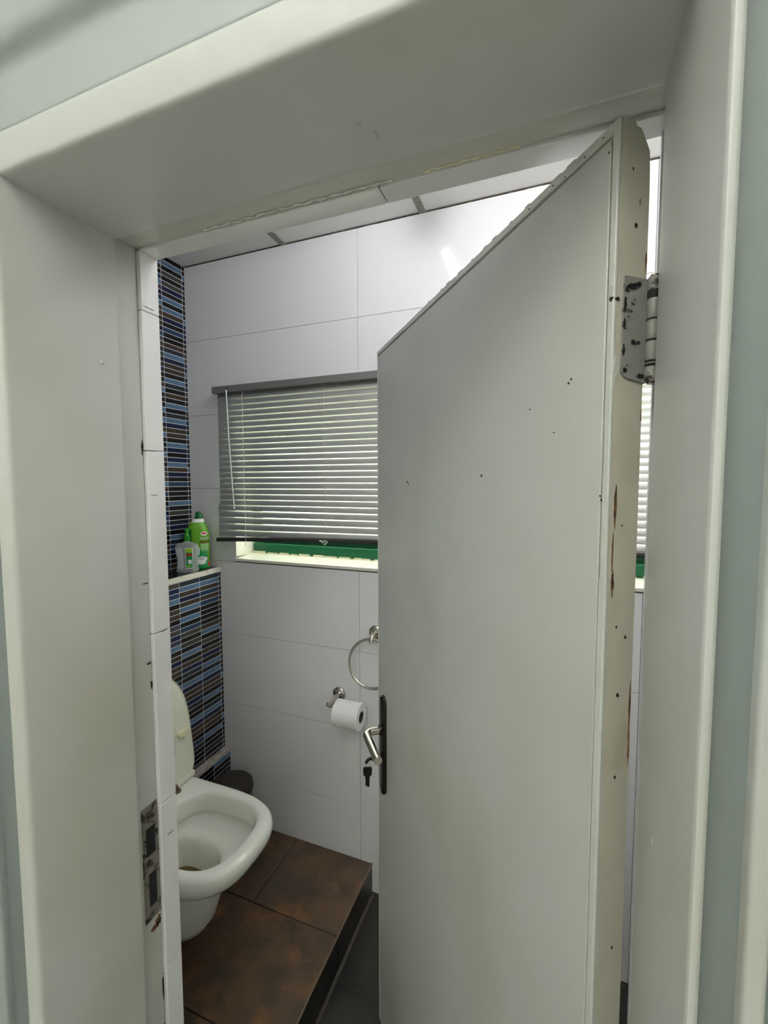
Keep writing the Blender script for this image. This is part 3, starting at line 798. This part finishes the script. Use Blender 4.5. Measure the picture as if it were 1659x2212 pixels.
# seat and lid stand upright against the boxing. local: v up along the seat, w sideways
def flatD(n, hw, L0, L1, e=2.6):
    """outline with square base at L0 and rounded end at L1"""
    pts = []
    vc = L0 + (L1 - L0) * 0.42
    for k in range(n):
        a = 2 * math.pi * k / n
        c, s = math.cos(a), math.sin(a)
        ee = e if c >= 0 else 9
        av = (L1 - vc) if c >= 0 else (vc - L0)
        pts.append((hw * math.copysign(abs(s) ** (2 / ee), s), vc + av * math.copysign(abs(c) ** (2 / ee), c)))
    return pts
def upright(name, x0, tilt):
    o = empty(name, (x0, TY, 0.548), (0, -tilt, 0)); o.parent = tl
    return o
n = 72
so = flatD(n, 0.186, 0.006, 0.412); si = flatD(n, 0.112, 0.075, 0.335, 2.3)
def seatp(p, x): return (x, p[0], p[1])
def scl(pts, s, cv=0.21): return [(a * s, cv + (b - cv) * s) for a, b in pts]
bm = bmesh.new()
rg = [[seatp(p, x) for p in pts] for pts, x in ((so, .006), (scl(so, .992), .0015), (scl(so, .97), .0035), (scl(so, .93), .006), (scl(si, 1.12), .0045), (scl(si, 1.03), .001), (si, -.004), (scl(si, 1.01), -.009), (scl(si, 1.06), -.0125), (scl(so, .95), -.0125), (scl(so, .99), -.008))]
vr = [[bm.verts.new(p) for p in r] for r in rg]
for a, b in zip(vr, vr[1:] + vr[:1]):
    for k in range(n): bm.faces.new((a[k], a[(k + 1) % n], b[(k + 1) % n], b[k]))
st = obj('seat', bm, M['seat'], tl, True, 50)
st.location = (-1.222, TY, 0.548); st.rotation_euler = (0, -math.radians(7), 0)
for (w, v) in ((0.148, 0.165), (-0.148, 0.165), (0.095, 0.375), (-0.095, 0.375)):
    pts = [(0.026 * math.cos(a) if abs(math.cos(a)) > 1e-6 else 0, 0.0120 * math.sin(a)) for a in [2 * math.pi * k / 20 for k in range(20)]]
    bm = bmesh.new(); loft(bm, [[(x, w + p[0] * s, v + p[1] * s) for p in pts] for x, s in ((-.002, 1), (.017, 1), (.020, .85))])
    bp_ = obj('bumper', bm, M['bumper'], st, True, 40)
ld_ = scl(so, 1.005)
bm = bmesh.new(); loft(bm, [[seatp(p, x) for p in scl(ld_, s)] for x, s in ((-.016, .97), (-.0165, 1.0), (-.022, 1.005), (-.028, .985), (-.032, .94), (-.034, .8))])
ldo = obj('lid', bm, M['seat'], tl, True, 50); ldo.location = st.location; ldo.rotation_euler = st.rotation_euler
# lower edge of the seat: hinge bar with a rounded end and two metal hinges
bm = bmesh.new(); bbox(bm, -1.245, -1.216, TY + 0.052, TY + 0.182, 0.5335, 0.556, 0.005, 3); obj('hinge_bar', bm, M['seat'], tl, True, 40)
bm = bmesh.new(); bbox(bm, -1.245, -1.216, TY - 0.182, TY - 0.052, 0.5335, 0.556, 0.005, 3); obj('hinge_bar', bm, M['seat'], tl, True, 40)
for s in (-1, 1):
    bm = bmesh.new(); lathe(bm, [(0.015, 0.532), (0.015, 0.535), (0.012, 0.5365)], -1.212, TY + s * 0.09, 22)
    tube(bm, arc([(-1.212, TY + s * 0.09, 0.535), (-1.212, TY + s * 0.09, 0.551), (-1.232, TY + s * 0.09, 0.556)], 5, .008), 0.006, 10)
    obj('seat_hinge', bm, M['hinge_metal'], tl, True, 40)

# ---------------------------------------------------------------- bin in the corner
bn = empty('pedal_bin', (-1.212, 1.388, ZP)); tag(bn, 'small dark round bin in the corner behind the toilet', 'bin')
obj('bin_body', lathe(bmesh.new(), [(0.070, 0.0), (0.072, 0.004), (0.083, 0.225), (0.083, 0.235)], seg=40), M['bin'], bn, True, 40)
obj('bin_rim', lathe(bmesh.new(), [(0.0835, 0.228), (0.0872, 0.230), (0.0872, 0.238), (0.0835, 0.240)], seg=40), M['bin'], bn, True, 40)
obj('bin_lid', lathe(bmesh.new(), [(0.086, 0.240), (0.0868, 0.250), (0.082, 0.257), (0.06, 0.262), (0.03, 0.2635), (0.004, 0.264)], seg=40), M['binlid'], bn, True, 40)
box('bin_pedal', -0.02, 0.02, -0.098, -0.066, 0.004, 0.012, M['black'], bn, 0.002)

# ---------------------------------------------------------------- towel ring
tw = empty('towel_ring', (-0.607, YB, 1.056)); tag(tw, 'round steel towel ring on the white wall tiles', 'towel ring')
bm = bmesh.new(); lathe(bm, [(0.026, 0), (0.026, 0.006), (0.022, 0.0095), (0.012, 0.011), (0.0095, 0.016), (0.0088, 0.030)], seg=30)
o = obj('wall_rose', bm, M['steel'], tw, True, 40); o.rotation_euler = (math.pi / 2, 0, 0)
bm = bmesh.new(); tube(bm, arc([(0, -0.028, 0), (0, -0.044, -0.004), (0, -0.050, -0.024)], 6, .012), 0.0085, 14); obj('arm', bm, M['steel'], tw, True, 40)
bm = bmesh.new(); tube(bm, [(0.088 * math.cos(a), -0.050 + 0.012 * math.sin(a), -0.104 + 0.088 * math.sin(a)) for a in [2 * math.pi * k / 56 for k in range(56)]], 0.0052, 12, closed=True); obj('ring', bm, M['steel'], tw, True)

# ---------------------------------------------------------------- paper holder and roll
hx, hz = -0.764, 0.789
hp = empty('paper_holder', (hx, YB, hz)); tag(hp, 'chrome toilet paper holder fixed to the wall tiles', 'paper holder')
bm = bmesh.new(); lathe(bm, [(0.026, 0), (0.026, 0.006), (0.022, 0.0095), (0.014, 0.011), (0.0105, 0.014)], seg=30)
o = obj('wall_rose', bm, M['chrome'], hp, True, 40); o.rotation_euler = (math.pi / 2, 0, 0)
bm = bmesh.new(); tube(bm, [(0, -0.010, 0), (0, -0.084, -0.010)], 0.0102, 14); obj('arm', bm, M['chrome'], hp, True, 40)
bm = bmesh.new(); tube(bm, [(-0.014, -0.078, -0.010), (0.116, -0.078, -0.010)], 0.0082, 14); obj('bar', bm, M['chrome'], hp, True, 40)
rx0, rx1, ry, rz, ro, ri = hx + 0.026, hx + 0.128, YB - 0.078, hz - 0.033, 0.0495, 0.021
pr_ = empty('toilet_paper_roll', (rx0, ry, rz)); tag(pr_, 'white toilet paper roll on the chrome holder', 'paper roll')
bm = bmesh.new()
rg = []
for (r, x) in ((ri, 0.0), (ro - .002, 0.0), (ro, 0.002), (ro, rx1 - rx0 - .002), (ro - .002, rx1 - rx0), (ri, rx1 - rx0), (ri, 0.0)):
    rg.append([(x, r * math.cos(2 * math.pi * k / 44), r * math.sin(2 * math.pi * k / 44)) for k in range(44)])
loft(bm, rg, False, False); obj('roll', bm, M['paper'], pr_, True, 40)
bm = bmesh.new()
rg = [[(x, r * math.cos(2 * math.pi * k / 32), r * math.sin(2 * math.pi * k / 32)) for k in range(32)] for r, x in ((ri, .0005), (ri, rx1 - rx0 - .0005), (ri - .0014, rx1 - rx0 - .0005), (ri - .0014, .0005), (ri, .0005))]
loft(bm, rg, False, False); obj('cardboard_core', bm, M['core'], pr_, True, 40)
# loose sheet hanging behind the roll
bm = bmesh.new()
prof = [(0.0492, 0.010), (0.050, -0.02), (0.050, -0.045), (0.049, -0.064), (0.0496, -0.064), (0.051, -0.045), (0.051, -0.02), (0.0502, 0.010)]
loft(bm, [[(x, y, z + (0.004 * math.sin(40 * x) if z < -.05 else 0)) for y, z in prof] for x in [0.002 + 0.0098 * k for k in range(11)]])
obj('loose_sheet', bm, M['paper'], pr_, True, 40)

# ---------------------------------------------------------------- bottles on the shelf
ZS = 1.2557
tc = empty('toilet_cleaner_bottle', (-1.398, 1.452, ZS), (0, 0, math.radians(40)))
tag(tc, 'tall green toilet cleaner bottle with dark green spout cap', 'bottle')
BR = [(0.0, 0.000, .031, .022), (0.004, 0.0, .034, .026), (0.012, 0.0, .0355, .028), (0.06, 0.0, .0370, .029), (0.10, -0.003, .0400, .030), (0.13, -0.006, .0430, .031), (0.155, -0.008, .0435, .031), (0.175, -0.010, .0400, .029), (0.190, -0.011, .0340, .026), (0.200, -0.010, .0280, .022)]
def bring(z, cx, w, dp, e=2.6, n=40):
    return [(cx + w * math.copysign(abs(math.cos(a)) ** (2 / e), math.cos(a)), dp * math.copysign(abs(math.sin(a)) ** (2 / e), math.sin(a)), z) for a in [2 * math.pi * k / n for k in range(n)]]
def interp(z):
    for a, b in zip(BR, BR[1:]):
        if a[0] <= z <= b[0]:
            t = (z - a[0]) / (b[0] - a[0]); return [a[i] + (b[i] - a[i]) * t for i in range(4)]
    return BR[-1] if z > 0.1 else BR[0]
def front(x, z, off):
    _, cx, w, dp = interp(z)
    q = min(abs((x - cx) / w), 0.985)
    return (x, -dp * (1 - q ** 2.6) ** (1 / 2.6) - off, z)
obj('bottle_body', loft(bmesh.new(), [bring(*r) for r in BR]), M['b_green'], tc, True, 50)
obj('collar', loft(bmesh.new(), [bring(0.198, -0.010, .0285, .0225), bring(0.204, -0.008, .0255, .020), bring(0.214, -0.005, .0200, .016)]), M['b_white'], tc, True, 50)
cp = [(0.212, -0.004, .0175, .015), (0.221, -0.003, .0165, .014), (0.229, -0.002, .0150, .013), (0.238, -0.004, .0130, .0115), (0.243, -0.007, .0090, .008), (0.245, -0.008, .004, .004)]
obj('spout_cap', loft(bmesh.new(), [bring(*r, 2.2) for r in cp]), M['b_dkgreen'], tc, True, 50)
def decal(name, pts, m, off, parent):
    cx = sum(p[0] for p in pts) / len(pts); cz = sum(p[1] for p in pts) / len(pts)
    bm = bmesh.new()
    c = bm.verts.new(front(cx, cz, off))
    prev = None
    for s in (0.25, 0.5, 0.75, 1.0):
        ring = [bm.verts.new(front(cx + (p[0] - cx) * s, cz + (p[1] - cz) * s, off)) for p in pts]
        n = len(ring)
        for k in range(n):
            if prev is None: bm.faces.new((c, ring[k], ring[(k + 1) % n]))
            else: bm.faces.new((prev[k], ring[k], ring[(k + 1) % n], prev[(k + 1) % n]))
        prev = ring
    return obj(name, bm, m, parent, True)
def ell(cx, cz, a, b, n=24, rot=0):
    return [(cx + a * math.cos(t) * math.cos(rot) - b * math.sin(t) * math.sin(rot), cz + a * math.cos(t) * math.sin(rot) + b * math.sin(t) * math.cos(rot)) for t in [2 * math.pi * k / n for k in range(n)]]
def rect(x0, x1, z0, z1, n=6):
    p = [(x0 + (x1 - x0) * k / n, z0) for k in range(n)] + [(x1, z0 + (z1 - z0) * k / n) for k in range(n)] + [(x1 - (x1 - x0) * k / n, z1) for k in range(n)] + [(x0, z1 - (z1 - z0) * k / n) for k in range(n)]
    return p
decal('label_panel', rect(-.030, .036, .004, .085), M['b_mid'], .0004, tc)
decal('label_panel', rect(-.0420, -.0330, .100, .172), M['b_dkgreen'], .0005, tc)
decal('label_panel', rect(.002, .036, .080, .112), M['b_pale'], .0005, tc)
decal('label_panel', rect(-.031, .036, .002, .020), M['b_mid'], .0006, tc)
decal('print_seat_lid', ell(-0.016, .082, .0145, .027, 24, 0.08), M['b_white'], .0008, tc)
decal('print_seat_lid', ell(-0.0155, .083, .0095, .020, 24, 0.08), M['b_grey'], .0010, tc)
decal('print_bowl', ell(0.004, .043, .0235, .012, 24, 0.12), M['b_white'], .0011, tc)
decal('print_bowl', ell(0.005, .032, .017, .011, 24, 0.15), M['b_white'], .0012, tc)
decal('print_bowl', ell(0.006, .046, .0165, .0055, 20, 0.12), M['b_grey'], .0014, tc)
decal('print_stripe', rect(-.026, .033, .0215, .0228), M['b_pale'], .0010, tc)
for zz in (.080, .0745, .0655): decal('print_stripe', rect(.010, .032, zz, zz + .0014), M['b_pale'], .0010, tc)
decal('print_badge', ell(0.0325, .021, .004, .010), M['b_red'], .0013, tc)
decal('print_band', rect(-.001, .034, .1105, .121), M['b_black'], .0008, tc)
decal('print_logo', ell(0.016, .152, .013, .0085), M['b_white'], .0008, tc)
decal('print_logo', ell(0.016, .153, .010, .0045), M['b_red'], .0010, tc)

def text_mesh(txt, size):
    cu = bpy.data.curves.new('t', 'FONT'); cu.body = txt; cu.size = size; cu.align_x = 'CENTER'; cu.resolution_u = 2
    o = bpy.data.objects.new('t', cu); COL.objects.link(o)
    dg = bpy.context.evaluated_depsgraph_get()
    me = bpy.data.meshes.new_from_object(o.evaluated_get(dg))
    bpy.data.objects.remove(o); bpy.data.curves.remove(cu)
    return me
def text_on(txt, size, cx, cz, m, off, parent, fn, sx=1.0, slant=0.0):
    me = text_mesh(txt, size)
    for v in me.vertices:
        x, zz = v.co.x * sx + cx, v.co.y + cz + slant * v.co.x
        v.co = fn(x, zz, off)
    me.materials.clear(); me.materials.append(m)
    return link(bpy.data.objects.new('lettering', me), parent)
text_on('TOILET', .0145, .017, .1265, M['b_black'], .0010, tc, front, 0.74)
text_on('TOILET', .0140, .0166, .1270, M['b_white'], .0014, tc, front, 0.74)
text_on('CLEANER', .0100, .0165, .1122, M['b_gold'], .0013, tc, front, 0.78)

sb = empty('soap_bottle', (-1.392, 1.372, ZS), (0, 0, math.radians(22)))
tag(sb, 'small clear plastic soap bottle with green cap', 'bottle')
def sring(z, a, b, cx=0, e=5, n=40):
    return [(cx + a * math.copysign(abs(math.cos(t)) ** (2 / e), math.cos(t)), b * math.copysign(abs(math.sin(t)) ** (2 / e), math.sin(t)), z) for t in [2 * math.pi * k / n for k in range(n)]]
SR = [(z, a * 1.28, b * 1.25, c) for z, a, b, c in [(0.0, .029, .020, 0), (0.003, .031, .022, 0), (0.010, .0315, .0225, 0), (0.016, .0295, .021, 0), (0.05, .0285, .020, .001), (0.08, .0310, .021, -.001), (0.105, .0325, .021, -.002), (0.114, .0310, .020, -.001)]] + [(0.121, .024, .018, 0), (0.125, .011, .011, 0), (0.134, .010, .010, 0)]
obj('bottle_body', loft(bmesh.new(), [sring(*r) for r in SR]), M['clear'], sb, True, 50)
cb = [(0.128, .0115, .0115), (0.130, .0130, .013), (0.150, .0125, .0125), (0.154, .0085, .0085), (0.160, .0062, .0062), (0.166, .0064, .0064), (0.168, .0095, .0085), (0.178, .0100, .009), (0.180, .008, .007)]
obj('pump_cap', loft(bmesh.new(), [sring(z, a, b, 0, 2) for z, a, b in cb]), M['b_cap'], sb, True, 40)
def sinterp(z):
    for a, b in zip(SR, SR[1:]):
        if a[0] <= z <= b[0]:
            t = (z - a[0]) / (b[0] - a[0]); return [a[i] + (b[i] - a[i]) * t for i in range(4)]
    return SR[-1]
def sheet(name, m, zs, side, off, lo=-1, hi=1):
    """label on the broad front (side 'f') or on the narrow side (side 's')"""
    bm = bmesh.new(); rows = []
    for z in zs:
        _, a, b, cx = sinterp(z)
        row = []
        for k in range(7):
            t = lo + (hi - lo) * k / 6
            if side == 'f': row.append(bm.verts.new((cx + a * 0.86 * t, -b * (1 - abs(t * .86) ** 5) ** .2 - off, z)))
            else: row.append(bm.verts.new((cx - a * (1 - abs(t * .86) ** 5) ** .2 - off, b * 0.86 * t, z)))
        rows.append(row)
    for p, q in zip(rows, rows[1:]):
        for k in range(6): bm.faces.new((p[k], p[k + 1], q[k + 1], q[k]))
    return obj(name, bm, m, sb, True)
zz = [0.018 + 0.0085 * k for k in range(11)]
sheet('front_label', M['b_white'], zz, 'f', .0006, 0.10, 1.0)
sheet('label_print', M['b_mid'], [0.022 + 0.0078 * k for k in range(11)], 'f', .0010, 0.16, 0.94)
sheet('label_print', M['b_light'], [0.084, .090, .096, .100], 'f', .0013, 0.16, 0.94)
sheet('label_print', M['b_red'], [0.070, .075, .080], 'f', .0014, 0.22, 0.88)
sheet('label_print', M['b_white'], [0.038, .046, .054], 'f', .0014, 0.40, 0.85)
sheet('label_print', M['b_light'], [0.026, .029, .032], 'f', .0014, 0.2, 0.8)
sheet('back_label', M['b_grey'], zz, 's', .0006, -1, 1)
sheet('back_label', M['b_grey'], zz, 'f', .0006, -1.0, -0.15)
